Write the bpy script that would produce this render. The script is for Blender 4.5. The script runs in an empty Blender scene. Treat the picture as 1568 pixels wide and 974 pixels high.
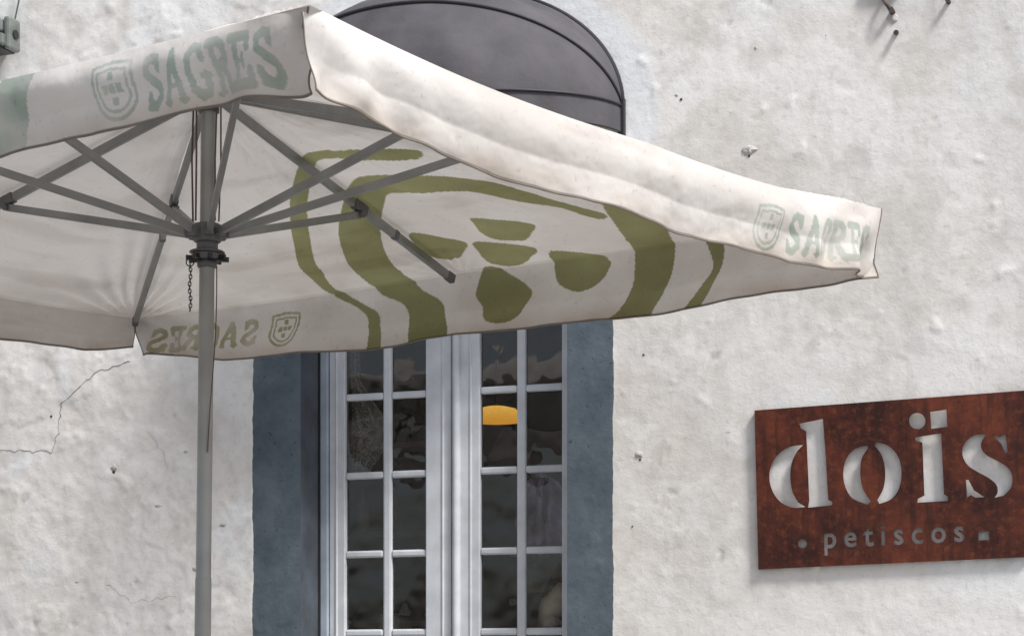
import bpy, math, random, bmesh
import numpy as np
from mathutils import Vector, Matrix
random.seed(4); rng=np.random.default_rng(4)
EYE=1.5
S=bpy.context.scene
S.view_settings.view_transform='Standard'; S.view_settings.look='None'; S.view_settings.exposure=0

# ------------------------------------------------------------------ helpers
def link(o,parent=None):
    S.collection.objects.link(o)
    if parent is not None: o.parent=parent
    return o
def empty(name,loc=(0,0,0),rz=0,parent=None):
    e=bpy.data.objects.new(name,None); e.empty_display_size=.2
    e.location=loc; e.rotation_euler=(0,0,rz); return link(e,parent)
def mesh(name,v,f,mat=None,parent=None,smooth=False):
    m=bpy.data.meshes.new(name); m.from_pydata([tuple(p) for p in v],[],[tuple(q) for q in f]); m.update()
    o=bpy.data.objects.new(name,m)
    if mat: m.materials.append(mat)
    if smooth: m.polygons.foreach_set('use_smooth',[True]*len(m.polygons))
    return link(o,parent)
class MB:
    def __init__(s): s.v=[];s.f=[]
    def add(s,v,f):
        o=len(s.v); s.v+= [tuple(p) for p in v]; s.f+=[tuple(i+o for i in q) for q in f]
    def box(s,x0,x1,y0,y1,z0,z1):
        s.add([(x0,y0,z0),(x1,y0,z0),(x1,y1,z0),(x0,y1,z0),(x0,y0,z1),(x1,y0,z1),(x1,y1,z1),(x0,y1,z1)],
              [(0,3,2,1),(4,5,6,7),(0,1,5,4),(1,2,6,5),(2,3,7,6),(3,0,4,7)])
    def bar(s,p,q,w,h,up=(0,0,1)):
        p=Vector(p);q=Vector(q);d=(q-p).normalized();up=Vector(up)
        a=d.cross(up).normalized(); b=a.cross(d).normalized()
        vs=[]
        for c in (p,q):
            for i,j in ((-1,-1),(1,-1),(1,1),(-1,1)): vs.append(c+a*(w/2*i)+b*(h/2*j))
        s.add(vs,[(3,2,1,0),(4,5,6,7),(0,1,5,4),(1,2,6,5),(2,3,7,6),(3,0,4,7)])
    def tube(s,pts,r,n=10,caps=True):
        pts=[Vector(p) for p in pts]
        rs=r if isinstance(r,(list,tuple)) else [r]*len(pts)
        vs=[];fs=[];ref=None
        for i,p in enumerate(pts):
            d=(pts[min(i+1,len(pts)-1)]-pts[max(i-1,0)])
            if d.length<1e-9: d=Vector((0,0,1))
            d.normalize()
            if ref is None: ref=Vector((0,0,1)) if abs(d.z)<.9 else Vector((1,0,0))
            a=d.cross(ref)
            if a.length<1e-4: a=d.cross(Vector((0,1,0)))
            a.normalize(); b=d.cross(a)
            for k in range(n):
                t=2*math.pi*k/n; vs.append(p+a*(math.cos(t)*rs[i])+b*(math.sin(t)*rs[i]))
        for i in range(len(pts)-1):
            for k in range(n): fs.append((i*n+k,i*n+(k+1)%n,(i+1)*n+(k+1)%n,(i+1)*n+k))
        if caps: fs.append(tuple(range(n-1,-1,-1))); fs.append(tuple((len(pts)-1)*n+k for k in range(n)))
        s.add(vs,fs)
    def obj(s,name,mat,parent=None,smooth=False,bevel=0):
        o=mesh(name,s.v,s.f,mat,parent,smooth)
        if bevel:
            b=o.modifiers.new('b','BEVEL'); b.width=bevel; b.segments=2; b.limit_method='ANGLE'; b.angle_limit=math.radians(40)
        if smooth:
            try: o.data.set_sharp_from_angle(angle=math.radians(40))
            except Exception: pass
        return o
def hsh(ix,iy,seed):
    n=np.sin(ix*127.1+iy*311.7+seed*74.7)*43758.5453
    return n-np.floor(n)
def vn(x,y,seed=0):
    x=np.asarray(x,float); y=np.asarray(y,float)
    ix=np.floor(x);iy=np.floor(y);fx=x-ix;fy=y-iy
    fx=fx*fx*(3-2*fx);fy=fy*fy*(3-2*fy)
    a=hsh(ix,iy,seed);b=hsh(ix+1,iy,seed);c=hsh(ix,iy+1,seed);d=hsh(ix+1,iy+1,seed)
    return (a*(1-fx)+b*fx)*(1-fy)+(c*(1-fx)+d*fx)*fy*1.0
def fbm(x,y,o=4,seed=0):
    r=0;a=.5
    x=np.asarray(x,float); y=np.asarray(y,float)
    for i in range(o):
        c,s_=math.cos(.6+i),math.sin(.6+i)
        r=r+a*(vn((x*c-y*s_)*2**i+3.7*i,(x*s_+y*c)*2**i,seed+i*7)-.5);a*=.5
    return r
def sstep(a,b,x):
    t=np.clip((x-a)/(b-a),0,1); return t*t*(3-2*t)
# ------------------------------------------------------------------ materials
def newmat(name):
    m=bpy.data.materials.new(name); m.use_nodes=True; nt=m.node_tree; nt.nodes.clear()
    out=nt.nodes.new('ShaderNodeOutputMaterial'); return m,nt,out
class G:
    def __init__(s,nt): s.nt=nt
    def n(s,t,**k):
        nd=s.nt.nodes.new(t)
        for a,b in k.items(): setattr(nd,a,b)
        return nd
    def l(s,a,b): s.nt.links.new(a,b)
    def noise(s,vec,scale,detail=5,rough=.55):
        nd=s.n('ShaderNodeTexNoise'); nd.inputs['Scale'].default_value=scale; nd.inputs['Detail'].default_value=detail; nd.inputs['Roughness'].default_value=rough
        if vec is not None: s.l(vec,nd.inputs['Vector'])
        return nd.outputs['Fac']
    def ramp(s,fac,stops):
        r=s.n('ShaderNodeValToRGB'); e=r.color_ramp.elements
        while len(e)<len(stops): e.new(.5)
        for i,(p,c) in enumerate(stops):
            e[i].position=p; e[i].color=(c,c,c,1) if isinstance(c,(int,float)) else (*c,1)
        s.l(fac,r.inputs[0]); return r.outputs[0]
    def mix(s,fac,a,b,mode='MIX'):
        m=s.n('ShaderNodeMix'); m.data_type='RGBA'; m.blend_type=mode
        for k,v in ((0,fac),(6,a),(7,b)):
            if isinstance(v,(int,float)): m.inputs[k].default_value=v
            elif isinstance(v,tuple): m.inputs[k].default_value=(*v,1)
            else: s.l(v,m.inputs[k])
        return m.outputs[2]
    def math(s,op,a,b=0.,c=None):
        m=s.n('ShaderNodeMath',operation=op)
        for i,v in enumerate((a,b) if c is None else (a,b,c)):
            if isinstance(v,(int,float)): m.inputs[i].default_value=v
            else: s.l(v,m.inputs[i])
        return m.outputs[0]
    def bump(s,h,strength,dist,norm=None):
        b=s.n('ShaderNodeBump'); b.inputs['Strength'].default_value=strength; b.inputs['Distance'].default_value=dist
        s.l(h,b.inputs['Height'])
        if norm is not None: s.l(norm,b.inputs['Normal'])
        return b.outputs[0]
    def bsdf(s,col,rough,norm=None,metal=0,out=None,spec=.5):
        p=s.n('ShaderNodeBsdfPrincipled')
        if isinstance(col,tuple): p.inputs['Base Color'].default_value=(*col,1)
        else: s.l(col,p.inputs['Base Color'])
        if isinstance(rough,(int,float)): p.inputs['Roughness'].default_value=rough
        else: s.l(rough,p.inputs['Roughness'])
        p.inputs['Metallic'].default_value=metal
        p.inputs['Specular IOR Level'].default_value=spec
        if norm is not None: s.l(norm,p.inputs['Normal'])
        if out is not None: s.l(p.outputs[0],out.inputs[0])
        return p.outputs[0]
def simple(name,col,rough=.6,metal=0,var=.15,scale=12,bump=.1,bscale=60,bdist=.002,spec=.5):
    m,nt,out=newmat(name); g=G(nt); tc=g.n('ShaderNodeTexCoord').outputs['Object']
    n1=g.noise(tc,scale,3)
    c2=tuple(max(0,c*(1-var*1.6)) for c in col); c1=tuple(min(1,c*(1+var)) for c in col)
    c=g.mix(g.ramp(n1,[(.3,0.),(.7,1.)]),c2,c1)
    nb=g.noise(tc,bscale,2); r=g.math('MULTIPLY_ADD',n1,.25,rough-.12)
    g.bsdf(c,r,g.bump(nb,bump,bdist),metal,out,spec); return m

def plaster():
    m,nt,out=newmat('old_plaster'); g=G(nt); tc=g.n('ShaderNodeTexCoord').outputs['Object']
    sx=g.n('ShaderNodeSeparateXYZ'); g.l(tc,sx.inputs[0]); X,Z=sx.outputs[0],sx.outputs[2]
    c=g.n('ShaderNodeAttribute',attribute_name='WC').outputs['Color']
    fine=g.noise(tc,38,4,.6)
    c=g.mix(g.ramp(fine,[(.30,.42),(.45,0.)]),c,(.56,.525,.495))
    w2=g.math('MULTIPLY_ADD',g.noise(tc,9,4),.026,-.013)
    XX=g.math('ADD',X,w2)
    def lt(a,b): return g.math('LESS_THAN',a,b)
    def gt(a,b): return g.math('GREATER_THAN',a,b)
    band=g.math('MULTIPLY',g.math('MULTIPLY',gt(XX,-.945),lt(XX,.812)),g.math('MULTIPLY',gt(Z,-.72),lt(g.math('ADD',Z,w2),2.30)))
    bn=g.noise(tc,5,5,.7)
    bc=g.mix(g.ramp(bn,[(.35,0.),(.65,1.)]),(.078,.102,.126),(.125,.155,.182))
    bc=g.mix(g.ramp(fine,[(.30,1.),(.38,0.)]),bc,(.05,.06,.07))
    c=g.mix(band,c,bc)
    b2=g.bump(g.noise(tc,20,4,.6),.48,.006)
    b3=g.bump(g.noise(tc,110,2,.6),.28,.002,b2)
    g.bsdf(c,.88,b3,0,out,.25); return m

def fabric():
    m,nt,out=newmat('canopy_cloth'); g=G(nt); tc=g.n('ShaderNodeTexCoord').outputs['Object']
    a=g.n('ShaderNodeAttribute',attribute_name='Col')
    col=a.outputs['Color']
    sp=g.noise(tc,45,3,.7)
    col=g.mix(g.math('MULTIPLY',g.ramp(sp,[(.28,1.),(.40,0.)]),.42),col,(.64,.60,.56),'MULTIPLY')
    n=g.bump(g.noise(tc,7,3,.6),.32,.022); n=g.bump(g.noise(tc,260,1),.12,.0006,n)
    d=g.n('ShaderNodeBsdfDiffuse'); g.l(col,d.inputs[0]); g.l(n,d.inputs['Normal'])
    t=g.n('ShaderNodeBsdfTranslucent'); g.l(col,t.inputs[0]); g.l(n,t.inputs['Normal'])
    mx=g.n('ShaderNodeMixShader'); mx.inputs[0].default_value=.20
    g.l(d.outputs[0],mx.inputs[1]); g.l(t.outputs[0],mx.inputs[2]); g.l(mx.outputs[0],out.inputs[0]); return m
def glassmat():
    m,nt,out=newmat('window_glass'); g=G(nt); tc=g.n('ShaderNodeTexCoord').outputs['Object']
    fr=g.n('ShaderNodeFresnel'); fr.inputs[0].default_value=1.52
    nb=g.bump(g.noise(tc,3.5,2),.5,.02)
    gl=g.n('ShaderNodeBsdfGlossy'); gl.inputs['Roughness'].default_value=.02; g.l(nb,gl.inputs['Normal'])
    tr=g.n('ShaderNodeBsdfTransparent'); tr.inputs[0].default_value=(.84,.83,.80,1)
    mx=g.n('ShaderNodeMixShader'); g.l(g.math('MULTIPLY_ADD',fr.outputs[0],2.0,.0),mx.inputs[0])
    g.l(tr.outputs[0],mx.inputs[1]); g.l(gl.outputs[0],mx.inputs[2]); g.l(mx.outputs[0],out.inputs[0]); return m
def rust():
    m,nt,out=newmat('rusted_steel'); g=G(nt); tc=g.n('ShaderNodeTexCoord').outputs['Object']
    n1=g.noise(tc,2.4,6,.68); n2=g.noise(tc,30,5,.7); n4=g.noise(tc,11,5,.7)
    mp=g.n('ShaderNodeMapping'); mp.inputs['Scale'].default_value=(30,3,1); g.l(tc,mp.inputs[0]); n3=g.noise(mp.outputs[0],1,4)
    c=g.mix(g.ramp(n1,[(.40,0.),(.60,1.)]),(.038,.008,.006),(.150,.034,.016))
    c=g.mix(g.ramp(n4,[(.50,0.),(.68,.6)]),c,(.035,.010,.007))
    c=g.mix(g.ramp(n2,[(.5,0.),(.76,.65)]),c,(.23,.070,.030))
    c=g.mix(g.math('MULTIPLY',g.ramp(n3,[(.35,1.),(.5,0.)]),.55),c,(.022,.008,.006))
    g.bsdf(c,.48,g.bump(n2,.3,.002),.25,out,.45); return m
M_pl=plaster(); M_fab=fabric(); M_gl=glassmat(); M_ru=rust()
M_frame=simple('window_paint',(.60,.63,.67),.5,0,.08,9,.12,40)
M_rev=simple('shaded_reveal_paint',(.075,.09,.11),.7,0,.25,6,.4,25,.006)  # same slate paint as the surround, recess shade put into its colour
M_dark=simple('dark_gap',(.015,.015,.017),.8)
M_alu=simple('brushed_aluminium',(.28,.28,.275),.45,.5,.12,8,.05,90)
M_pole=simple('pole_aluminium',(.33,.33,.32),.42,.45,.15,4,.06,120)
M_blk=simple('black_plastic',(.025,.025,.028),.45)
M_gry=simple('grey_plastic',(.12,.12,.125),.5)
M_awn=simple('awning_cloth',(.082,.078,.090),.8,0,.28,3,.35,30,.006)
M_pipe=simple('awning_piping',(.02,.019,.022),.6)
M_rope=simple('cord',(.10,.07,.06),.8)
M_room=simple('dim_room',(.17,.13,.10),.9,0,.6,1.8)
M_steel=simple('chain_steel',(.05,.05,.055),.4,.6)
# ------------------------------------------------------------------ world & sun
sunel=math.radians(52); sdir=Vector((.69,-.72,0)).normalized()
W=bpy.data.worlds.new('World'); S.world=W; W.use_nodes=True; nt=W.node_tree; g=G(nt); nt.nodes.clear()
sk=g.n('ShaderNodeTexSky',sky_type='NISHITA'); sk.sun_disc=False; sk.sun_elevation=sunel; sk.sun_rotation=math.atan2(sdir.x,sdir.y)
sk.air_density=1.0; sk.dust_density=2; sk.ozone_density=1.5
hs=g.n('ShaderNodeHueSaturation'); hs.inputs['Saturation'].default_value=.45; g.l(sk.outputs[0],hs.inputs['Color'])
bg=g.n('ShaderNodeBackground'); bg.inputs[1].default_value=.14; g.l(hs.outputs[0],bg.inputs[0])
wo=g.n('ShaderNodeOutputWorld'); g.l(bg.outputs[0],wo.inputs[0])
L=bpy.data.lights.new('sun','SUN'); L.energy=4.4; L.angle=math.radians(13); L.color=(1,.965,.92)
so=link(bpy.data.objects.new('sun',L)); tos=Vector((sdir.x*math.cos(sunel),sdir.y*math.cos(sunel),math.sin(sunel)))
so.rotation_euler=tos.to_track_quat('Z','Y').to_euler(); so.location=tos*30
# ------------------------------------------------------------------ camera
cd=bpy.data.cameras.new('camera'); cam=link(bpy.data.objects.new('camera',cd)); cam.location=(0,0,EYE); cam.rotation_euler=(math.pi/2,0,0)
cd.sensor_width=36; cd.lens=74.5; cd.shift_y=.359; cd.clip_end=500; S.camera=cam
# ------------------------------------------------------------------ pavement
def pave():
    m,nt,out=newmat('stone_paving'); g=G(nt); tc=g.n('ShaderNodeTexCoord').outputs['Object']
    b=g.n('ShaderNodeTexBrick'); b.inputs['Scale'].default_value=2.; b.inputs['Mortar Size'].default_value=.012
    b.inputs['Color1'].default_value=(.22,.21,.20,1); b.inputs['Color2'].default_value=(.29,.28,.265,1); b.inputs['Mortar'].default_value=(.10,.09,.08,1); g.l(tc,b.inputs[0])
    c=g.mix(g.math('MULTIPLY',g.noise(tc,3,3),.5),b.outputs[0],(.20,.19,.18))
    g.bsdf(c,.85,g.bump(b.outputs[1],.4,-.01),0,out); return m
mesh('pavement',[(-150,-150,0),(150,-150,0),(150,150,0),(-150,150,0)],[(0,1,2,3)],pave())
# ------------------------------------------------------------------ house (local: x along wall, -y outwards, z from eye level)
TH=math.radians(-21)
house=empty('plaster_house',(-.319,9.5,EYE),TH)
OX0,OX1,OZ0,OZ1=-.70,.60,-.45,2.10
def lines(a,b,st,ex):
    l=set(np.round(np.arange(a,b+1e-6,st),4)); 
    for e in ex:
        l={v for v in l if abs(v-e)>st*.6}; l.add(e)
    return np.array(sorted(l))
ux=np.concatenate([lines(-7,-2.6,.2,[])[:-1],lines(-2.6,2.8,.011,[OX0,OX1]),lines(2.8,7,.2,[])[1:]])
uz=np.concatenate([lines(-1.5,0,.1,[OZ0])[:-1],lines(0,3.5,.011,[OZ1]),lines(3.5,5.5,.2,[])[1:]])
U,Zg=np.meshgrid(ux,uz)
rel=.38+.66*sstep(.3,-1.0,U)       # the left part of the wall is rougher
h=.018*fbm(U*1.4,Zg*1.4,2,3)+.0100*rel*fbm(U*6,Zg*6,4,11)+.0055*rel*fbm(U*17,Zg*17,3,5)
stp=fbm(U*2.6,Zg*3.4,4,21); h+=.0026*rel*sstep(.02,.04,stp)
nub=fbm(U*13,Zg*13,3,47); h+=.0035*sstep(.22,.31,nub)
chip=fbm(U*12,Zg*12,4,41); chipm=sstep(.29,.32,chip); h-=.003*chipm
edge=np.maximum(np.maximum(OX0-U,U-OX1),np.maximum(OZ0-Zg,Zg-OZ1)); h*=sstep(0,.05,edge)
band=((U>-.945)&(U<.812)&(Zg<2.3)&(Zg>-.72)); h=np.where(band,h*.6,h)
sgn=sstep(1.25,1.42,U)*sstep(2.8,2.65,U)*sstep(.3,.46,Zg)*sstep(1.4,1.24,Zg); h*=1-.8*sgn
V=np.stack([U,-h,Zg],-1).reshape(-1,3); nx=len(ux); nz=len(uz)
def lerp(a,b,t): return np.array(a)*(1-t[...,None])+np.array(b)*t[...,None]
wc=lerp((.735,.712,.688),(.80,.787,.772),sstep(-.12,.12,fbm(U*.9,Zg*.9,3,61)))
wc=lerp(wc,(.675,.64,.60),.55*sstep(.02,.15,fbm(U*3.3,Zg*3.3,6,71)))
wc=lerp(wc,(.78,.80,.82),.60*sstep(.02,.13,fbm(U*1.7,Zg*1.7,5,81)))
wc=lerp(wc,(.60,.57,.54),.30*sstep(.04,.18,fbm(U*5,Zg*.6,5,91)))
wc=lerp(wc,(.53,.495,.46),.38*sstep(.17,.27,fbm(U*7,Zg*7,5,95)))
wc=lerp(wc,(.52,.49,.46),.5*chipm)
lo=fbm(U*17,Zg*17,3,5)+.8*fbm(U*6,Zg*6,4,11)
wc=lerp(wc,(.57,.54,.51),.38*sstep(-.05,-.25,lo)); wc=lerp(wc,(.83,.82,.81),.45*sstep(.05,.25,lo))
wc=lerp(wc,(.85,.85,.85),.6*sstep(.6,.1,Zg)*sstep(.8,1.6,U))
wc=lerp(wc,(.62,.60,.58),.25*sstep(2.3,3.2,Zg)*sstep(1.2,2.2,U))
wc=lerp(wc,(.58,.55,.52),.35*sstep(.14,.0,np.abs(U-.82))*(Zg<2.3)*sstep(-.1,.15,fbm(U*4,Zg*3,4,14)))
rr=np.sqrt(((U+.03)/.89)**2+((Zg-2.506)/.60)**2)+.12*fbm(U*5,Zg*5,4,33)
rng_=sstep(1.24,1.14,rr)*(Zg>2.3); wc=lerp(wc,(.80,.82,.85),.85*rng_)
wc=lerp(wc,(.36,.33,.31),.5*sstep(.12,.02,np.hypot((U-1.98),(Zg-2.88)*.6)+.08*fbm(U*9,Zg*9,3,2)))
fs=[]
cx=(ux[:-1]+ux[1:])/2; cz=(uz[:-1]+uz[1:])/2
for j in range(nz-1):
    inz=OZ0<cz[j]<OZ1
    for i in range(nx-1):
        if inz and OX0<cx[i]<OX1: continue
        a=j*nx+i; fs.append((a,a+1,a+nx+1,a+nx))
o=mesh('front_wall',V.tolist(),fs,M_pl,house,True)
ca=o.data.color_attributes.new('WC','FLOAT_COLOR','POINT'); ca.data.foreach_set('color',np.concatenate([wc.reshape(-1,3),np.ones((nx*nz,1))],1).ravel())
M_side=simple('plain_plaster',(.68,.66,.64),.9,0,.1,3,.3,15,.01)
b=MB(); b.box(-7,-6.7,.02,8,-1.5,5.5); b.box(6.7,7,.02,8,-1.5,5.5); b.box(-6.7,6.7,7.7,8,-1.5,5.5); b.box(-7.1,7.1,-.25,8.1,5.5,5.7)
b.obj('side_walls_and_eaves',M_side,house)
b=MB(); t=.25
b.add([(OX0,0,OZ0),(OX0,t,OZ0),(OX0,t,OZ1),(OX0,0,OZ1)],[(0,1,2,3)])
b.add([(OX1,0,OZ0),(OX1,t,OZ0),(OX1,t,OZ1),(OX1,0,OZ1)],[(3,2,1,0)])
b.add([(OX0,0,OZ1),(OX1,0,OZ1),(OX1,t,OZ1),(OX0,t,OZ1)],[(0,1,2,3)])
b.obj('window_reveal',M_rev,house)
b=MB(); b.box(OX0-.08,OX1+.08,-.06,.25,OZ0-.05,OZ0+.004); b.obj('window_sill',M_side,house,bevel=.008)
win=empty('casement_window',parent=house)
Y=.19
fr=MB()
fr.box(OX0+.004,-.655,Y+.0,Y+.06,OZ0,OZ1)
fr.box(.575,OX1-.001,Y,Y+.06,OZ0,OZ1)
fr.box(-.655,.575,Y,Y+.06,OZ1-.06,OZ1)
fr.box(-.655,.575,Y,Y+.06,OZ0,OZ0+.06)
M_frame2=simple('outer_frame_paint',(.36,.42,.49),.5,0,.12,9,.12,40)
fr.obj('outer_frame',M_frame2,win,bevel=.006)
bars=[.247+.366*k for k in range(-1,5)]
def leaf(name,x0,x1,p0,p1,p2,p3):
    a=MB(); y0=Y+.012; zb=OZ0+.062; zt=OZ1-.062
    a.box(x0,p0,y0,y0+.045,zb,zt); a.box(p3,x1,y0,y0+.045,zb,zt)
    a.box(p0,p3,y0+.001,y0+.044,zb,zb+.09); a.box(p0,p3,y0+.001,y0+.044,zt-.05,zt)
    a.obj(name+'_stiles',M_frame,win,bevel=.005)
    m=MB(); xm=(p1+p2)/2
    m.box(xm-.0215,xm+.0215,y0+.006,y0+.040,zb+.09,zt-.05)
    m2=MB()
    for z in bars:
        for (q0,q1) in ((p0,xm-.0215),(xm+.0215,p3)): m2.box(q0,q1,y0+.007,y0+.039,z-.0165,z+.0165)
    m2.obj(name+'_rails',M_frame,win,bevel=.009); m.obj(name+'_muntin',M_frame,win,bevel=.010)
    for k,(q0,q1) in enumerate(((p0-.008,xm),(xm,p3+.008))):
        zs=[zb+.05]+bars[1:]+[zt-.02]
        for j in range(len(zs)-1):
            w=random.uniform(-.003,.003); w2=random.uniform(-.003,.003); ya=y0+.024
            mesh(name+'_pane_%d_%d'%(k,j),[(q0,ya-w,zs[j]),(q1,ya+w+w2,zs[j]),(q1,ya+w,zs[j+1]),(q0,ya-w+w2,zs[j+1])],[(0,1,2,3)],M_gl,win)
leaf('left_leaf',-.652,-.035,-.572,-.382,-.336,-.162)
leaf('right_leaf',-.027,.573,.106,.281,.329,.503)
b=MB()
b.tube([(-.006,Y+.006,OZ0+.062),(-.006,Y+.006,OZ1-.062)],.019,12)
b.tube([(-.075,Y+.012,OZ0+.062),(-.075,Y+.012,OZ1-.062)],.006,8); b.tube([(.062,Y+.012,OZ0+.062),(.062,Y+.012,OZ1-.062)],.006,8)
b.tube([(-.615,Y+.012,OZ0+.062),(-.615,Y+.012,OZ1-.062)],.006,8)
b.obj('astragal_beads',M_frame,win,True)
b=MB(); b.box(OX0+.0005,OX0+.004,Y-.012,Y+.0,OZ0,OZ1); b.obj('frame_gap',M_dark,win)
# room
b=MB(); b.box(-4,3,.26,3.6,-1.45,2.6); o=b.obj('room',M_room,house)
o.data.flip_normals()
bm=bmesh.new(); bm.from_mesh(o.data)
ff=[f for f in bm.faces if all(abs(v.co.y-.26)<1e-5 for v in f.verts)]
bmesh.ops.delete(bm,geom=ff,context='FACES_ONLY'); bm.to_mesh(o.data); bm.free()
lamp=empty('pendant_lamp',(-.32,1.5,1.40),0); lamp.parent=house
def lathe(name,prof,mat,parent,n=32,loc=(0,0,0)):
    v=[];f=[]
    for r,z in prof:
        for k in range(n): v.append((loc[0]+r*math.cos(2*math.pi*k/n),loc[1]+r*math.sin(2*math.pi*k/n),loc[2]+z))
    for i in range(len(prof)-1):
        for k in range(n): f.append((i*n+k,i*n+(k+1)%n,(i+1)*n+(k+1)%n,(i+1)*n+k))
    return mesh(name,v,f,mat,parent,True)
m,nt,out=newmat('amber_shade'); g=G(nt); e=g.n('ShaderNodeEmission'); lw=g.n('ShaderNodeTexCoord').outputs['Object']
s_=g.n('ShaderNodeSeparateXYZ'); g.l(lw,s_.inputs[0]); g.l(g.ramp(g.math('MULTIPLY_ADD',s_.outputs[2],12,.5),[(0.,(.75,.33,.03)),(1.,(1,.58,.11))]),e.inputs[0]); e.inputs[1].default_value=.8; g.l(e.outputs[0],out.inputs[0]); M_amb=m
lathe('shade',[(.0,.052),(.05,.050),(.10,.038),(.13,.01),(.132,-.010),(.125,-.028),(.06,-.034),(0,-.036)],M_amb,lamp)
b=MB(); b.tube([(0,0,.03),(0,0,1.2)],.004,6); b.obj('flex',M_blk,lamp)
def drape(name,x0,x1,z0,z1,y,mat,seed,amp=.05):
    n,mn=40,40; v=[];f=[]
    for j in range(mn+1):
        for i in range(n+1):
            a=i/n;bb=j/mn
            wob=float(vn(bb*4,seed,seed))*.05
            xx=x0+(x1-x0)*a+ (wob if a<.5 else -wob)
            fold=math.sin(a*19+float(vn(a*3,bb*2,seed))*6)*amp*.35+float(fbm(a*5,bb*5,3,seed))*amp
            v.append((xx,y+fold,z0+(z1-z0)*bb-.08*(2*a-1)**2*bb))
    for j in range(mn):
        for i in range(n):
            q=j*(n+1)+i; f.append((q,q+1,q+n+2,q+n+1))
    return mesh(name,v,f,mat,None,True)
M_jac=simple('jacket_cloth',(.40,.33,.48),.9,0,.5,7,.4,20,.01)
chair=empty('chair_with_jacket',(0,0,0)); chair.parent=house
o=drape('jacket',.17,.48,.60,.99,.42,M_jac,3,.08); o.parent=chair
b=MB(); b.tube([(.14,.60,-1.45),(.14,.62,.98)],.016,8); b.tube([(.48,.60,-1.45),(.48,.62,.98)],.016,8); b.tube([(.14,.62,.93),(.48,.62,.93)],.016,8)
b.tube([(.14,.60,-.2),(.48,.60,-.2)],.014,8); b.box(.13,.49,.27,.60,-.16,-.12); b.tube([(.15,.30,-1.45),(.15,.30,-.16)],.014,8); b.tube([(.47,.30,-1.45),(.47,.30,-.16)],.014,8)
b.obj('frame',M_rope,chair)
shf=empty('bottle_shelf',(0,0,0)); shf.parent=house
b=MB()
for z in (.35,.85,1.35): b.box(-2.9,-.9,2.1,2.35,z-.015,z+.015)
b.box(-2.92,-2.9,2.1,2.35,-.6,1.7); b.box(-.9,-.88,2.1,2.35,-.6,1.7); b.obj('boards',simple('shelf_wood',(.40,.26,.16),.6),shf)
mats=[simple('bottle_green',(.07,.16,.08),.15),simple('bottle_pale',(.66,.66,.60),.2),simple('bottle_brown',(.24,.10,.04),.15)]
for k in range(26):
    z=(.365,.865,1.365)[k%3]; x=-2.8+.073*k*1.0+random.uniform(-.02,.02); hgt=random.uniform(.22,.32)
    lathe('bottle_%d'%k,[(0,0),(.036,0),(.038,hgt*.6),(.014,hgt*.75),(.014,hgt),(0,hgt)],mats[random.randrange(3)],shf,12,(x,2.2,z))
pic=empty('framed_picture',(0,0,0)); pic.parent=house
b=MB(); b.box(-.75,-.30,2.95,3.0,.55,1.05); b.obj('mount',simple('pic_paper',(.70,.66,.60),.8,0,.5,6),pic)
b=MB(); b.box(-.79,-.75,2.93,3.0,.51,1.09); b.box(-.30,-.26,2.93,3.0,.51,1.09); b.box(-.75,-.30,2.93,3.0,1.05,1.09); b.box(-.75,-.30,2.93,3.0,.51,.55); b.obj('moulding',M_dark,pic)
tb=empty('cafe_table',(0,0,0)); tb.parent=house
b=MB(); b.box(-.60,.10,.45,1.0,.13,.16); b.tube([(-.25,.72,-1.45),(-.25,.72,.13)],.03,12); b.obj('top',simple('table_wood',(.22,.12,.07),.5),tb)
lathe('glass_jar',[(0,0),(.05,0),(.055,.16),(.045,.19),(0,.19)],simple('jar',(.42,.43,.41),.1),tb,20,(-.52,.6,.16))
b=MB(); b.tube([(.37,.36,.16),(.38,.36,.30),(.40,.36,.37),(.44,.36,.42),(.45,.36,.47)],[.05,.05,.06,.045,.02],14); b.box(.30,.50,.30,.46,.10,.155); b.obj('ceramic_jug',simple('ceramic',(.50,.43,.36),.5,0,.3,8),tb,True)
m,nt,out=newmat('lace'); g=G(nt); tc=g.n('ShaderNodeTexCoord').outputs['Object']
v=g.n('ShaderNodeTexVoronoi'); v.inputs['Scale'].default_value=110; g.l(tc,v.inputs[0])
d=g.n('ShaderNodeBsdfDiffuse'); d.inputs[0].default_value=(.50,.50,.47,1); tr=g.n('ShaderNodeBsdfTransparent')
mx=g.n('ShaderNodeMixShader'); g.l(g.ramp(v.outputs['Distance'],[(.3,0.15),(.5,.65)]),mx.inputs[0]); g.l(tr.outputs[0],mx.inputs[1]); g.l(d.outputs[0],mx.inputs[2]); g.l(mx.outputs[0],out.inputs[0])
lc=[];lf=[]
for j in range(41):
    for i in range(17):
        a=i/16;bb=j/40; wd=.05+.17*max(0,1-abs(bb-.28)/.33)**1.0
        lc.append((-.59+wd*a,.30+.02*math.sin(a*14+bb*3),.98+.75*bb))
for j in range(40):
    for i in range(16): q=j*17+i; lf.append((q,q+1,q+18,q+17))
mesh('lace_curtain',lc,lf,m,house,True)
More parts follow.
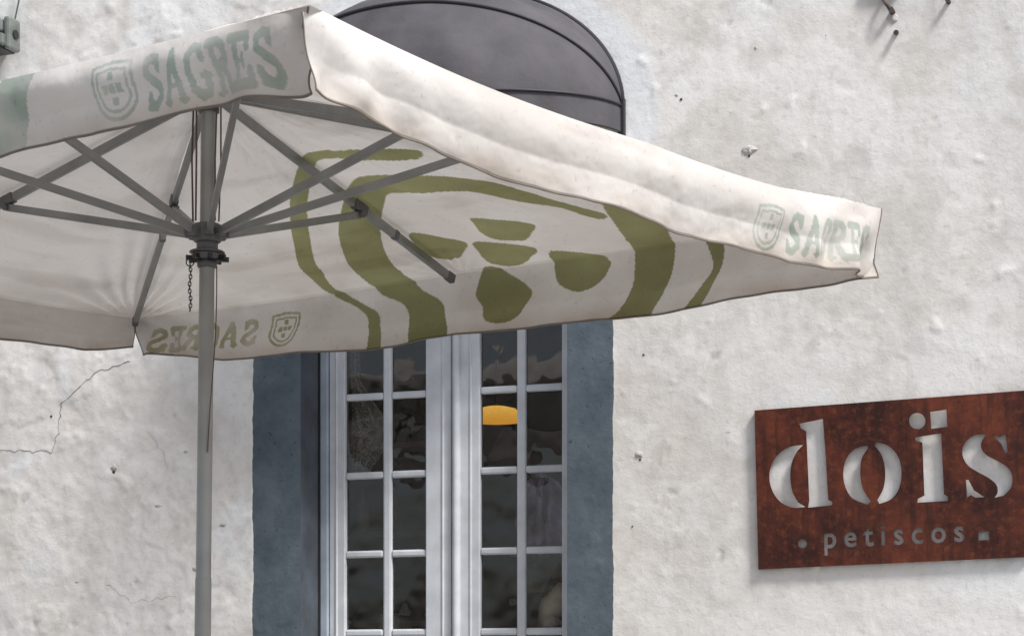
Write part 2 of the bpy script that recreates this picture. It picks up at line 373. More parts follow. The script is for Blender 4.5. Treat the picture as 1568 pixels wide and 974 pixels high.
# cracks
def crack(pts,seed=1):
    rn=random.Random(seed); P=[]
    for (x0,z0),(x1,z1) in zip(pts[:-1],pts[1:]):
        n=max(3,int(math.hypot(x1-x0,z1-z0)/.02))
        for k in range(n): t=k/n; P.append((x0+(x1-x0)*t+rn.uniform(-.008,.008),z0+(z1-z0)*t+rn.uniform(-.008,.008)))
    P.append(pts[-1]); return P
def wallh(x,z):
    i=int(np.argmin(abs(ux-x))); j=int(np.argmin(abs(uz-z))); return float(h[j,i])
b=MB()
for k,(pts,r) in enumerate([([(-2.4,1.16),(-2.25,1.14),(-2.04,1.13),(-2.0,1.22),(-1.98,1.36),(-1.86,1.45),(-1.78,1.50),(-1.6,1.54)],.0024),
    ([(-1.5,1.2),(-1.42,1.1),(-1.4,1.02)],.0009),([(-1.75,.5),(-1.6,.4),(-1.35,.42)],.0009)]):
    P=crack(pts,seed=k); b.tube([(x,-wallh(x,z)-.0003,z) for x,z in P],[r*random.uniform(.35,1) for _ in P],5)
b.obj('cracks',simple('crack_shadow',(.24,.21,.19),.9),house)
M_lump=simple('plaster_lump',(.52,.50,.48),.9,0,.15,30,.5,80,.004)
lb=MB(); hb=MB()
def lump(x,z,r,el=1.0,seed=0):
    v=[];f=[];n,mn=12,7
    for j in range(mn):
        for k in range(n):
            ph=math.pi*.5*j/(mn-1); a=2*math.pi*k/n; rr=r*(1+.5*float(vn(k*.9%n,j*.7,seed+5))-.25)
            v.append((x+rr*math.cos(a)*math.cos(ph)*el,-wallh(x,z)-rr*.5*math.sin(ph)+.002,z+rr*math.sin(a)*math.cos(ph)))
    for j in range(mn-1):
        for k in range(n): f.append((j*n+k,j*n+(k+1)%n,(j+1)*n+(k+1)%n,(j+1)*n+k))
    lb.add(v,f)
for i,(x,z,r,e) in enumerate([(-1.69,1.04,.018,1),(.93,1.0,.017,1.2),(1.10,2.535,.008,1.2),(1.42,2.27,.020,1.7),
    (1.33,1.08,.005,4),(-1.45,.85,.010,2),(-1.3,1.1,.008,2),(-1.2,1.3,.010,1),(1.75,2.72,.006,1),(1.45,2.7,.009,1),(-1.1,.75,.010,2),(-1.9,.5,.008,2),(-1.25,.55,.012,1.5),(2.03,2.76,.02,1.3)]): lump(x,z,r,e,i)
lb.obj('plaster_lumps',M_lump,house,True)
for x,z,r in [(-2.04,1.30,.006),(-1.692,1.018,.008),(.935,.978,.005),(.95,1.43,.005),(1.12,2.515,.006),(.9,.69,.004),(-1.2,.72,.004),(1.3,1.75,.003),(1.42,2.245,.005)]:
    hb.tube([(x,-wallh(x,z)-.002,z),(x,-wallh(x,z)+.01,z)],r,9)
hb.obj('drill_holes',simple('hole_shadow',(.06,.05,.045),.9),house)
br=empty('iron_wall_bracket',(0,0,0)); br.parent=house
b=MB()
b.tube([(1.99,-.0,2.85),(2.0,-.035,2.83),(2.02,-.04,2.80),(2.03,-.035,2.78)],.009,8); b.tube([(2.03,0.01,2.785),(2.03,-.045,2.785)],.012,8)
b.tube([(2.045,0,2.70),(2.05,-.035,2.69)],.011,8); b.tube([(2.26,.01,2.80),(2.26,-.035,2.80)],.010,8); b.tube([(2.24,-.02,2.93),(2.25,-.03,2.86),(2.26,-.03,2.80)],.003,6)
b.obj('hooks',simple('old_iron',(.12,.095,.085),.7,.4,.4),br,True)
b=MB(); b.box(1.92,2.08,-.03,.01,2.875,2.93); b.obj('plate',simple('old_iron2',(.16,.12,.10),.7,.3,.4),br,bevel=.012)
fl=empty('wall_floodlight',(0,0,0)); fl.parent=house
b=MB(); b.box(-2.44,-2.185,-.20,-.06,3.055,3.115); b.box(-2.44,-2.20,-.185,-.05,3.125,3.19); b.box(-2.20,-2.165,-.17,-.07,3.045,3.20); b.box(-2.36,-2.28,-.06,.01,3.08,3.16)
b.obj('housing',simple('lamp_metal',(.22,.245,.23),.45,.4,.2),fl,bevel=.012)
b=MB(); b.box(-2.43,-2.20,-.178,-.065,3.112,3.128); b.tube([(-2.166,-.12,3.12),(-2.158,-.12,3.12)],.022,14); b.box(-2.42,-2.2,-.19,-.07,3.045,3.056); b.obj('lens_and_pivot',M_blk,fl)
b=MB(); b.tube([(-2.20,-.02,3.7),(-2.205,-.03,3.4),(-2.185,-.06,3.3),(-2.18,-.10,3.2)],.004,6); b.obj('cable',M_blk,fl,True)
# ------------------------------------------------------------------ awning
aw=empty('dome_awning',(-.03,-.012,2.506)); aw.parent=house
R,H=.89,.60
v=[];f=[];NT=96; NP=64
for j in range(NP+1):
    ph=math.radians(92*j/NP); k=j/NP*4; 
    for i in range(NT+1):
        th=math.pi*i/NT
        sag=1-.030*abs(math.sin(math.pi*k/2))
        Hs=H*sag+ (.020*float(fbm(i*.12,j*.10,3,9))+.005*math.sin(i*.55+j*.12))*math.sin(math.pi*(k/2%1))
        v.append((R*math.cos(th),-Hs*math.sin(th)*math.sin(ph),Hs*math.sin(th)*math.cos(ph)))
for j in range(NP):
    for i in range(NT): q=j*(NT+1)+i; f.append((q,q+NT+1,q+NT+2,q+1))
mesh('awning_skin',v,f,M_awn,aw,True)
ph=math.radians(92); v=[];f=[]
for j in range(5):
    for i in range(NT+1):
        th=math.pi*i/NT; w=.006*math.sin(i*.8)*j/4
        v.append(((R+w*.3)*math.cos(th),-(H+w)*math.sin(th)*math.sin(ph)-.0,(H)*math.sin(th)*math.cos(ph)-.115*j/4))
for j in range(4):
    for i in range(NT): q=j*(NT+1)+i; f.append((q,q+NT+1,q+NT+2,q+1))
mesh('awning_valance',v,f,M_awn,aw,True)
b=MB()
for p,rr in ((0,.010),(46,.007),(92,.006)):
    ph=math.radians(p); b.tube([(R*math.cos(math.pi*i/60)*1.002,-(H+.003)*math.sin(math.pi*i/60)*math.sin(ph)-.003,(H+.003)*math.sin(math.pi*i/60)*math.cos(ph)) for i in range(61)],rr,8)
ph=math.radians(92); b.tube([(R*math.cos(math.pi*i/60),-(H)*math.sin(math.pi*i/60)*math.sin(ph)-.003,H*math.sin(math.pi*i/60)*math.cos(ph)-.115) for i in range(61)],.004,6)
b.box(R-.012,R+.014,-.03,.0,-.14,.03); b.box(-R-.014,-R+.012,-.03,.0,-.14,.03)
b.obj('hoops',M_pipe,aw,True)
# ------------------------------------------------------------------ sign
SW,SH=1.127,.672
sg=empty('restaurant_sign',(1.466,-.024,.492)); sg.parent=house; sg.rotation_euler=(0,math.radians(-1.45),0)
def T(p):   # image pixel coordinates, projected back onto the wall -> metres on the plate
    x,y=p; lx=x-1163.
    yb=872.3-.0551*lx; yt=625-.0667*lx
    a=(x-784)/3245.; u=(a*9.5+.319)/(.9336+a*.3584)-1.464
    return (u,(yb-y)/(yb-yt)*SH)
def cat(P,n=6,cyc=True):
    out=[];N=len(P)
    for i in range(N if cyc else N-1):
        p0,p1,p2,p3=[np.array(P[(i+k)%N] if cyc else P[min(max(i+k,0),N-1)],float) for k in (-1,0,1,2)]
        for k in range(n):
            t=k/n; out.append(tuple(.5*((2*p1)+(-p0+p2)*t+(2*p0-5*p1+4*p2-p3)*t*t+(-p0+3*p1-3*p2+p3)*t**3)))
    return out
def cres(outer,inner):
    a=cat(outer,6,False)+[outer[-1]]; b_=cat(inner,6,False)+[inner[-1]]; return a+b_
loops=[]
loops.append(cres([(1236,679),(1215,682),(1197,694),(1186,712),(1183,732),(1188,752),(1200,768),(1218,776),(1237,775)],[(1226,768),(1218,752),(1215,730),(1218,706),(1227,688)]))
loops.append([(1231,646),(1267,639),(1270,700),(1272,764),(1278,767),(1278,772),(1241,776),(1243,765),(1241,658),(1233,653)])
loops.append(cres([(1334,680),(1314,686),(1301,701),(1296,723),(1299,745),(1310,762),(1332,771)],[(1337,766),(1326,748),(1322,724),(1325,700),(1335,684)]))
loops.append(cres([(1347,675),(1366,681),(1380,697),(1385,720),(1381,745),(1369,762),(1350,770)],[(1347,764),(1357,745),(1360,720),(1356,697),(1345,680)]))
loops.append([(1411+12.5*math.cos(t),643+12.5*math.sin(t)) for t in np.linspace(0,2*math.pi,28,endpoint=False)])
loops.append([(1431,629),(1456,626),(1457,652),(1432,655)])
loops.append([(1407,668),(1447,662),(1449,755),(1455,759),(1455,765),(1408,768),(1409,762),(1419,757),(1418,676),(1408,673)])
loops.append(cres([(1513,663),(1494,667),(1481,680),(1479,696),(1486,710),(1500,720),(1518,730),(1529,740),(1531,751),(1526,760)],[(1540,757),(1551,745),(1554,730),(1549,716),(1535,706),(1518,697),(1509,688),(1508,676),(1516,664)]))
loops.append([(1523,663),(1536,668),(1545,663),(1548,692),(1544,692),(1538,678)])
loops.append([(1483,733),(1487,733),(1495,749),(1510,759),(1497,760),(1490,756),(1484,760)])
loops.append([(1231+7*math.cos(t),832+7*math.sin(t)) for t in np.linspace(0,2*math.pi,16,endpoint=False)])
loops.append([(1500,812),(1516,811),(1516,824),(1500,825)])
cu=bpy.data.curves.new('plate','CURVE'); cu.dimensions='2D'; cu.fill_mode='BOTH'; cu.extrude=.0012
def spl(P):
    s=cu.splines.new('POLY'); s.points.add(len(P)-1)
    for i,p in enumerate(P): s.points[i].co=(p[0],p[1],0,1)
    s.use_cyclic_u=True
spl([(0,0),(SW,0),(SW,SH),(0,SH)])
for lp in loops: spl([T(p) for p in lp])
tcu=bpy.data.curves.new('t','FONT'); tcu.body='petiscos'; tcu.size=.1; tcu.space_character=1.5
to=link(bpy.data.objects.new('t',tcu)); bpy.context.view_layer.update()
bpy.context.view_layer.objects.active=to; to.select_set(True); bpy.ops.object.convert(target='CURVE'); to=bpy.context.object
P0=T((1265,838)); P1=T((1477,826))
xs=[p.co.x for s in to.data.splines for p in s.bezier_points]; x0,x1=min(xs),max(xs); sc=(P1[0]-P0[0])/(x1-x0)
tl=[]
for s in to.data.splines:
    bp=s.bezier_points; N=len(bp); P=[]
    for i in range(N):
        a,c=bp[i],bp[(i+1)%N]; p0,p1,p2,p3=[np.array(q)[:2] for q in (a.co,a.handle_right,c.handle_left,c.co)]
        straight=np.linalg.norm(np.cross(p1-p0,p3-p0))+np.linalg.norm(np.cross(p2-p0,p3-p0))<1e-7
        for k in range(1 if straight else 5):
            t=k/5; P.append((1-t)**3*p0+3*(1-t)**2*t*p1+3*(1-t)*t*t*p2+t**3*p3)
    Q=[]
    for p in P:
        if not Q or np.linalg.norm(p-Q[-1])>4e-4: Q.append(p)
    if np.linalg.norm(Q[0]-Q[-1])<4e-4: Q.pop()
    tl.append([np.array([P0[0]+(p[0]-x0)*sc,P0[1]+p[1]*sc*1.10]) for p in Q])
def area(Q): return .5*sum(Q[i][0]*Q[(i+1)%len(Q)][1]-Q[(i+1)%len(Q)][0]*Q[i][1] for i in range(len(Q)))
sg_=np.sign(max((area(Q) for Q in tl),key=abs))
BOLD=.0024
for Q in tl:
    n=len(Q); out_=[]
    for i in range(n):
        d1=Q[i]-Q[i-1]; d2=Q[(i+1)%n]-Q[i]; d1=d1/np.linalg.norm(d1); d2=d2/np.linalg.norm(d2)
        n1=np.array([d1[1],-d1[0]]); n2=np.array([d2[1],-d2[0]]); nn=n1+n2; l=np.linalg.norm(nn)
        nn=nn/l if l>1e-6 else n1
        out_.append(tuple(Q[i]+sg_*nn*BOLD*min(1.35,1/max(.5,float(np.dot(nn,n1))))))
    spl(out_)
bpy.data.objects.remove(to)
po=link(bpy.data.objects.new('plate_with_cut_letters',cu),sg); cu.materials.append(M_ru)
po.rotation_euler=(math.pi/2,0,0)
b=MB(); b.box(0,.0015,.0015,.024,0,SH); b.box(SW-.0015,SW,.0015,.024,0,SH)
for x in (.05,SW-.05):
    for z in (.05,SH-.05): b.tube([(x,.003,z),(x,.04,z)],.008,10)
b.obj('fixings',M_ru,sg)
# ------------------------------------------------------------------ umbrella
um=empty('patio_umbrella',(-1.02,7.1,0))
base=np.array([-1.02,7.1,0])
A=np.array([-.4745,4.983,1.6+EYE]);B=np.array([1.24,7.11,1.6+EYE]);C=np.array([-1.645,9.22,1.6+EYE]);D=A+C-B; D[2]+=.035
AP=np.array([-1.02,7.1,2.02+EYE])
OL={'O':[(2.248,0.869),(2.062,0.927),(1.874,0.952),(1.773,0.922),(1.653,0.829),(1.543,0.724),(1.407,0.558),(1.295,0.402),(1.198,0.261),(1.169,0.154),(1.154,0.012),(1.265,-0.059),(1.316,-0.104),(1.336,-0.171),(1.336,-0.26),(1.4,-0.26),(1.394,-0.151),(1.367,-0.091),(1.299,-0.05),(1.203,0.029),(1.257,0.189),(1.301,0.29),(1.413,0.451),(1.541,0.624),(1.612,0.704),(1.73,0.817),(1.818,0.885),(1.892,0.9),(2.017,0.871),(2.212,0.822)],
'T':[(2.66,.30),(2.548,0.424),(2.396,0.61),(2.237,0.704),(2.053,0.768),(1.942,0.777),(1.839,0.726),(1.718,0.624),(1.561,0.463),(1.456,0.304),(1.39,0.154),(1.384,-0.007),(1.49,-0.071),(1.543,-0.14),(1.556,-0.26),(1.734,-0.26),(1.722,-0.159),(1.686,-0.092),(1.582,-0.017),(1.568,0.108),(1.609,0.235),(1.708,0.396),(1.837,0.539),(1.941,0.633),(2.066,0.631),(2.266,0.587),(2.413,0.472),(2.527,0.392),(2.62,.27)],
'R':[(2.70,.36),(2.823,0.211),(2.794,0.071),(2.76,-0.056),(2.729,-0.146),(2.682,-0.212),(2.64,-0.27),(2.44,-.27),(2.53,-.21),(2.58,-.14),(2.59,-.06),(2.62,.07),(2.66,.25)]}
def pr(s): return [tuple(float(c)/100 for c in q.split(',')) for q in s.split(';')]
OL['r']=pr('290,6;290,0;292,-9;290,-14;283,-22;278,-27;285,-27;290,-21;295,-12;297,-2;297,6')
for k,s in {'s1':'217,42;236,32;231,25;225,20;220,20;213,23;211,29;213,36','s2':'204,23;224,13;218,6;209,1;201,2;197,7;199,14','s3':'181,33;199,24;194,17;186,11;178,12;175,19;176,26','s4':'229,9;248,-1;247,-6;243,-10;237,-12;230,-11;224,-5','s5':'194,3;201,-1;213,-9;212,-15;207,-20;200,-21;193,-19;191,-14;186,-9;188,-3'}.items(): OL[k]=pr(s)
def inpoly(X,Yy,P):
    r=np.zeros(X.shape,bool); n=len(P)
    x0,x1=min(p[0] for p in P),max(p[0] for p in P); y0,y1=min(p[1] for p in P),max(p[1] for p in P)
    bb=(X>=x0)&(X<=x1)&(Yy>=y0)&(Yy<=y1); x=X[bb];y=Yy[bb]; q=np.zeros(x.shape,bool)
    for i in range(n):
        (a,b_),(c,d_)=P[i],P[(i+1)%n]
        if b_==d_: continue
        q^=((b_>y)!=(d_>y))&(x<(c-a)*(y-b_)/(d_-b_)+a)
    r[bb]=q; return r
def segd(X,Yy,p,q):
    px,py=p;qx,qy=q;dx,dy=qx-px,qy-py;L2=dx*dx+dy*dy+1e-12
    t=np.clip(((X-px)*dx+(Yy-py)*dy)/L2,0,1); return np.hypot(X-px-t*dx,Yy-py-t*dy)
GL={'S':[[(.62,.78),(.56,.92),(.36,.96),(.15,.87),(.12,.68),(.35,.54),(.6,.40),(.64,.2),(.42,.04),(.18,.07),(.09,.25)],[(.66,.68),(.66,.97)],[(.06,.03),(.06,.32)]],
'A':[[(.08,0.04),(.37,.96)],[(.37,.96),(.68,.04)],[(.20,.33),(.55,.33)],[(-.03,.03),(.2,.03)],[(.54,.03),(.8,.03)]],
'G':[[(.66,.75),(.58,.92),(.38,.96),(.15,.8),(.10,.5),(.15,.2),(.38,.04),(.6,.1),(.64,.4)],[(.48,.42),(.78,.42)],[(.68,.7),(.68,.97)]],
'R':[[(.17,.03),(.17,.97)],[(0,.96),(.42,.96),(.6,.87),(.61,.65),(.42,.52),(.17,.52)],[(.38,.5),(.66,.04),(.8,.04)],[(0,.03),(.34,.03)]],
'E':[[(.17,.03),(.17,.97)],[(0,.96),(.65,.96),(.65,.75)],[(.17,.5),(.47,.5)],[(.47,.38),(.47,.62)],[(0,.04),(.68,.04),(.68,.28)]]}
def textmask(X,Yy,x0,x1,y0,y1):
    u=(X-x0)/(x1-x0)*(6*.90-.12); v=(Yy-y0)/(y1-y0); m=np.zeros(X.shape,bool)
    bb=(u>-.1)&(u<5.5)&(v>-.1)&(v<1.1); uu=u[bb];vv=v[bb]; q=np.zeros(uu.shape,bool)
    for i,ch in enumerate('SAGRES'):
        for st in GL[ch]:
            hw=.11 if len(st)>2 or abs(st[0][0]-st[1][0])<.5 and abs(st[0][1]-st[1][1])>.5 else .05
            for a,b_ in zip(st[:-1],st[1:]): q|=segd(uu-i*.90,vv,a,b_)<hw
    m[bb]=q; return m
def shieldmask(X,Yy,x0,x1,y0,y1):
    u=(X-x0)/(x1-x0)*2-1; v=(Yy-y0)/(y1-y0)
    def ins(k):
        c=.5; vv=(v-c)/k+c; uu=u/k
        wid=np.where(vv>.45,1.0,np.sqrt(np.clip(1-((.45-vv)/.45)**2,0,1)))
        return (np.abs(uu)<wid)&(vv>0)&(vv<1.0-.06*np.abs(uu))
    m=(ins(1)&~ins(.86))|(ins(.74)&~ins(.63))
    for cu_,cv in ((0,.52),(0,.72),(0,.32),(.32,.52),(-.32,.52)): m|=(np.abs(u-cu_)<.13)&(np.abs(v-cv)<.07)
    return m
CLOTH=np.array([.775,.750,.730]); OLIVE=np.array([.285,.285,.150]); FADED=np.array([.39,.48,.42])
SIDES={'AB':(A,B,.050),'BC':(B,C,.012),'CD':(C,D,.012),'DA':(D,A,-.005)}
VHS={'AB':([0,.13,.25,.5,.7,1],[.188,.196,.212,.214,.212,.228]),'BC':([0,.3,.6,.85,1],[.225,.24,.24,.215,.160]),
     'CD':([0,.1,.6,1],[.135,.165,.18,.2]),'DA':([0,.5,.85,1],[.200,.185,.180,.180])}
M_hem=simple('hem_binding',(.20,.17,.14),.8)
def build_side(nm):
    P,Q,drop=SIDES[nm]; Lk=np.linalg.norm((Q-P)[:2]); e=(Q-P)/Lk; out=np.array([e[1],-e[0],0]); out/=np.linalg.norm(out)
    if np.dot(out,(P+Q)/2-AP)<0: out=-out
    fine=nm=='BC'
    ns=int(Lk/.0055) if fine else int(Lk/.015); ntt=230 if fine else 90
    sg2={'AB':.002,'BC':.018,'CD':.02,'DA':.0}[nm]
    def rim(s):
        s=np.asarray(s); z=-drop*4*s*(1-s)-sg2*np.abs(np.sin(2*np.pi*s))
        p=P+(Q-P)*s[...,None]; p=p.copy(); p[...,2]+=z
        p-=out*(.022*np.abs(np.sin(2*np.pi*s)))[...,None]; return p
    s,t=np.meshgrid(np.linspace(0,1,ns+1),np.linspace(.03,1,ntt+1))
    p=AP+(rim(s)-AP)*t[...,None]
    p[...,2]+=-.034*np.sin(np.pi*t)*np.abs(np.sin(2*np.pi*s)) +.024*fbm(s*Lk*3,t*5,4,len(nm)+ord(nm[0]))*sstep(0,.3,t)*sstep(1,.93,t)
    ds=np.minimum(s,1-s)*Lk
    for c_,w_,am in ((ds,.46,.014),(np.abs(s-.5)*Lk,.22,.003)):
        ang=np.arctan2(c_,(1.02-t)*1.4)
        cr=np.sin(ang*20+7*fbm(s*5,t*2,2,8))*np.exp(-(np.hypot(c_,(1-t)*1.4)/w_)**2)*sstep(.0,.05,c_)*sstep(1,.97,t); p[...,2]+=am*cr
    xq=np.einsum('ijk,k->ij',p-P,e); foot=AP-P; foot=foot-e*np.dot(foot,e); wl=np.linalg.norm(foot); w=wl*(1-t)
    def colour(xq,w,val,VHv=None):
        xr=Lk-xq; k_=ord(nm[0])+ord(nm[1])
        col=np.tile(CLOTH,(*xq.shape,1))
        gr=sstep(-.04,.20,fbm(xr*2.4,w*3.2,5,k_))[...,None]*.14+sstep(.05,.22,fbm(xr*1.2,w*7,5,k_+9))[...,None]*.13
        gr=gr+(np.exp(-((w-.03)/.08)**2)*sstep(-.1,.2,fbm(xr*4,w*4,3,k_+3)))[...,None]*.12
        grime=1-gr*np.array([.9,1.,1.06])
        if nm=='BC':
            m=np.zeros(xq.shape,bool)
            for k,po_ in OL.items():
                m|=inpoly(xr+.005*fbm(xr*9,w*9,2,3),w,cat(po_,4))
            inkv=OLIVE*(1+.35*fbm(xr*6,w*6,4,12))[...,None]
            col[m]=inkv[m]
        if val:
            if nm=='BC': m=textmask(-xr,w,-.75,-.10,-.160,-.058)|shieldmask(xr,w,.82,.98,-.190,-.042)
            elif nm=='AB': m=textmask(-xr,w,-.56,-.075,-.190,-.075)|shieldmask(xr,w,.615,.745,-.205,-.065)
            elif nm=='DA':
                m=textmask(-xr,w,-.57,-.12,-.155,-.032)|shieldmask(xr,w,.60,.755,-.165,-.02)
                xx=xq-2.50-(w+.0)*.45; m|=(xx>-.04)&(xx<.09)
            else: m=np.zeros(xq.shape,bool)
            fad=np.clip(.66+1.2*fbm(xr*10,w*10,3,2),.25,1)[...,None]
            ink=OLIVE*1.15 if nm=='BC' else FADED
            col[m]=(CLOTH*(1-fad)+ink*fad)[m]
            hem=w<-VHv+.006; col[hem]=col[hem]*.40
            dirt=sstep(0,1,np.clip((-w-(VHv-.08))/.08,0,1))[...,None]*(.20+.5*fbm(xr*5,w*5,3,6)[...,None]); col=col*(1-dirt*np.array([.8,1,1.2]))
        return col*grime
    col=colour(xq,w,False)
    seam=(np.abs(s-.5)*t*Lk<.013)|(np.minimum(s,1-s)*t*Lk<.016)|(w<.022)
    col[seam]*=np.array([.88,.865,.85])
    def emit(name,p,col):
        nzr,nsr=p.shape[:2]; idx=np.arange(nzr*nsr).reshape(nzr,nsr)
        f=np.stack([idx[:-1,:-1],idx[:-1,1:],idx[1:,1:],idx[1:,:-1]],-1).reshape(-1,4)
        o=mesh(name,(p.reshape(-1,3)-base).tolist(),f.tolist(),M_fab,um,True)
        ca=o.data.color_attributes.new('Col','FLOAT_COLOR','POINT')
        ca.data.foreach_set('color',np.concatenate([np.clip(col.reshape(-1,3),0,1),np.ones((nzr*nsr,1))],1).ravel())
        return o
    emit('canopy_panel_'+nm.lower(),p,col)
    nv=60; ns2=int(Lk/.0045); s,q=np.meshgrid(np.linspace(0,1,ns2+1),np.linspace(0,1,nv+1)); 
    VHv=np.interp(s,*VHS[nm]); wv=-VHv*q
    d0=s*Lk; d1=(1-s)*Lk
    cut0={'AB':0,'BC':.01,'CD':.06,'DA':.03}[nm]; cut1={'AB':.0,'BC':.05,'CD':.03,'DA':.045}[nm]
    sfr=s+( (cut0*(1-s)-cut1*s)/Lk )*q
    p=rim(sfr)
    flare=(.020*np.sin(d0*5.1+ord(nm[0]))+.07*fbm(d0*2.2,q*.6,3,ord(nm[0]))+.004*np.sin(d0*31+3*fbm(d0*3,q,2,4)))*q
    flare+=.016*np.sin(np.pi*np.clip(q*1.6,0,1))*sstep(0,.2,np.minimum(d0,d1))-.02*q*q
    c0=np.exp(-(d0/.07)**2); c1=np.exp(-(d1/.07)**2)
    flare+=.016*np.sin(d0*34+q*2.5)*np.exp(-(d0/.32)**2)*q*.9+.020*np.sin(d1*30+q*2.4)*np.exp(-(d1/.50)**2)*q
    dg=np.sin((d1-q*.16)*24)*np.exp(-(d1/.60)**2)+np.sin((d0-q*.16)*24)*np.exp(-(d0/.45)**2)
    flare+=.013*dg*np.sin(np.pi*q*.75)
    flare+=.014*fbm(d0*8,q*3,3,77)*q
    if nm=='DA': flare-=.05*c1*(.15+.85*q)
    if nm=='CD': flare-=.03*c0*q
    if nm=='AB': flare-=.05*c1*q**2
    p=p+out*flare[...,None]
    lift=.014*fbm(d0*1.3,q*0,3,17)+.005*np.sin(d0*9)
    p[...,2]+=wv*(1+lift/VHv)
    if nm=='AB':
        k=np.clip((.045-d0)/.045,0,1)
        eDA=(D-A)/np.linalg.norm(D-A); p=p+eDA*(.026*k)[...,None]+e*(k*.03)[...,None]*q[...,None]
        p[...,2]-= .012*k*(1-q)
    if nm=='DA': p=p-e*(c1*.012+.022*np.exp(-(d1/.05)**2)*np.sin(q*9)*.35)[...,None]
    if nm=='BC':
        k=np.exp(-(d0/.10)**2); p+= e*(k*.03*np.sin(q*3.1))[...,None]
    colv=colour(sfr*Lk if nm!='AB' else d0,wv,True,VHv)
    emit('valance_'+nm.lower(),p,colv)
    b=MB(); st=max(1,int(.02/(Lk/ns2))); line=[tuple(x-base) for x in p[-1][::st]]+[tuple(p[-1][-1]-base)]
    b.tube(line,.0028,6); ev=[tuple(x-base) for x in p[:,-1][::4]]; b.tube(ev,.0028,6); ev=[tuple(x-base) for x in p[:,0][::4]]; b.tube(ev,.0022,6)
    b.obj('hem_'+nm.lower(),M_hem,um,True)
    return rim
rims={nm:build_side(nm) for nm in SIDES}
def L3(p): return Vector(tuple(np.array(p)-base))
ptop=Vector((0.005,0,2.0+EYE)); pbot=Vector((-.036,0,.0))
def pole_at(z): t=(z-pbot.z)/(ptop.z-pbot.z); return pbot.lerp(ptop,t)
ends={'A':L3(A),'B':L3(B),'C':L3(C),'D':L3(D)}
for nm in SIDES: ends['m'+nm]=L3(rims[nm](np.array([.5]))[0])
hubt=pole_at(1.975+EYE); hubb=pole_at(1.515+EYE)
frac={'A':.40,'B':.40,'C':.40,'D':.40,'mAB':.5,'mBC':.575,'mCD':.55,'mDA':.5}
rb=MB(); sb=MB(); jb=MB()
for k,e in ends.items():
    d=(e-hubt); dh=Vector((d.x,d.y,0)).normalized()
    st=hubt+dh*.045; en=e+Vector((0,0,-.026))-dh*.05
    rb.bar(st,en,.020,.030)
    j=st.lerp(en,frac[k]); s0=hubb+dh*.055
    jj=j+Vector((0,0,-.026))
    sb.bar(s0,jj,.018,.027)
    u_=(en-st).normalized()
    jb.bar(j-u_*.035,j+u_*.035,.028,.036)
    jb.tube([jj-dh.cross(Vector((0,0,1)))*.02,jj+dh.cross(Vector((0,0,1)))*.02],.013,10)
    jb.bar(st.lerp(en,frac[k]+.16)-u_*.012,st.lerp(en,frac[k]+.16)+u_*.012,.024,.034)
    jb.bar(hubb+dh*.03,hubb+dh*.075,.028,.030)
    jb.bar(hubt+dh*.03,hubt+dh*.07,.028,.032)
    jb.bar(en-u_*.03,en+u_*.012,.024,.034)
rb.obj('rafters',M_alu,um,bevel=.003); sb.obj('stretchers',M_alu,um,bevel=.003); jb.obj('joints',M_gry,um,bevel=.003)
b=MB(); b.tube([pole_at(.05),pole_at(.9)],.0285,28); b.obj('pole_lower',M_pole,um,True)
zc=EYE+.36
b=MB(); b.tube([pole_at(.9),pole_at(zc)],.0275,28); b.tube([pole_at(zc),pole_at(zc+.006),pole_at(2.06+EYE)],[.0275,.0255,.0255],28); b.obj('pole_upper',M_pole,um,True)
b=MB()
for z0,z1,r in ((1.485,1.545,.046),(1.455,1.485,.036),(1.425,1.447,.052),(1.447,1.455,.060),(1.40,1.425,.033)):
    b.tube([pole_at(z0+EYE),pole_at(z0+.003+EYE),pole_at(z1-.003+EYE),pole_at(z1+EYE)],[r*.93,r,r,r*.93],24)
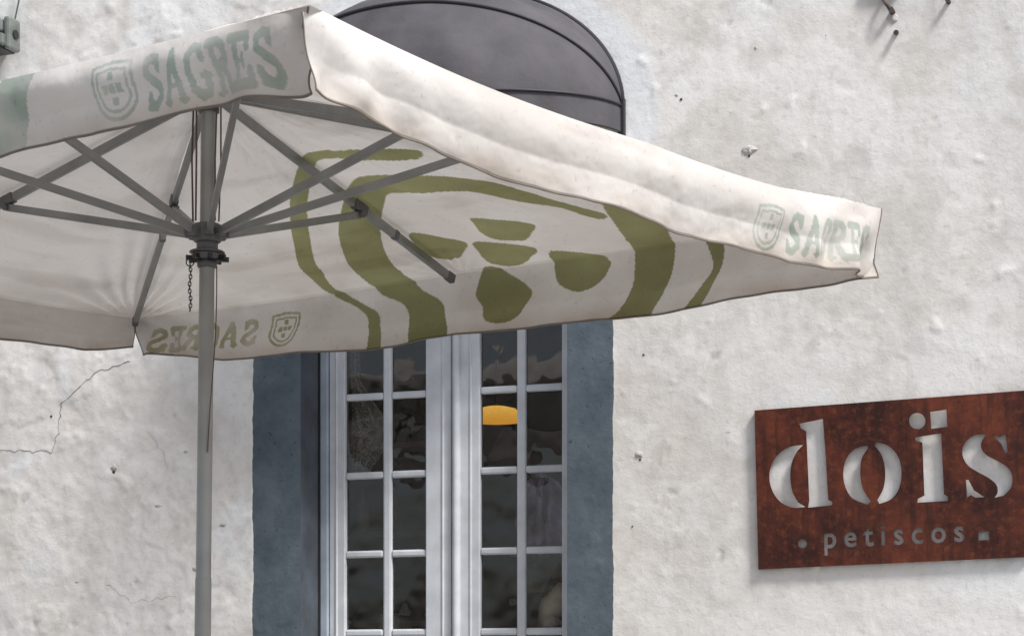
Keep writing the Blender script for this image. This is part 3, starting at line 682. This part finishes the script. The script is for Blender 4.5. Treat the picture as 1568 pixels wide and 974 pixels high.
for z0,z1,r in ((1.95,2.0,.05),(2.0,2.03,.035),(1.92,1.95,.036)):
    b.tube([pole_at(z0+EYE),pole_at(z1+EYE)],r,24)
b.obj('runner_and_crown',M_gry,um,True)
b=MB()
for k in range(8):
    a=k*math.pi/4+.3; c=hubb+Vector((math.cos(a)*.06,math.sin(a)*.06,-.085)); b.bar(c-Vector((math.cos(a)*.02,math.sin(a)*.02,0)),c+Vector((math.cos(a)*.012,math.sin(a)*.012,0)),.012,.016)
c=pole_at(1.40+EYE); b.tube([c+Vector((-.055,-.03,.02)),c+Vector((.075,-.03,.02))],.0035,8)
b.obj('lugs_and_pin',M_steel,um)
b=MB()
for dx,dy,r in ((-.048,-.02,.0035),(-.036,-.035,.0035),(.032,-.035,.003),(.043,-.02,.003)):
    p0=pole_at(1.96+EYE)+Vector((dx,dy,0)); p1=pole_at(1.55+EYE)+Vector((dx*.95,dy,0))
    b.tube([p0,p0.lerp(p1,.5)+Vector((random.uniform(-.006,.006),0,0)),p1],r,6)
pts=[]
for i in range(30):
    t=i/29; z=1.40-t*.62; pts.append(pole_at(z+EYE)+Vector((.037+.005*math.sin(t*5)-.018*t,-.03,0)))
b.tube(pts,.0020,6)
b.obj('pulley_cords',M_rope,um,True)
b=MB()
c0=pole_at(1.40+EYE)+Vector((-.052,-.03,0))
for i in range(13):
    c=c0+Vector((.002*math.sin(i*.8),0,-.012*i)); hor=i%2
    ptsr=[c+(Vector((math.cos(a)*.005,0,math.sin(a)*.009)) if hor else Vector((0,math.cos(a)*.005,math.sin(a)*.009))) for a in np.linspace(0,2*math.pi,9)]
    b.tube(ptsr,.0018,5,False)
ptsr=[c0+Vector((math.cos(a)*.013,0,.012+math.sin(a)*.013)) for a in np.linspace(0,2*math.pi,15)]; b.tube(ptsr,.0022,6,False)
b.obj('chain',M_steel,um,True)
b=MB(); pb=pole_at(0); b.box(pb.x-.4,pb.x+.4,-.4,.4,.0,.07); b.tube([Vector((pb.x,0,.07)),Vector((pb.x,0,.35))],.038,20); b.obj('base',simple('concrete',(.3,.29,.28),.9),um,bevel=.015)
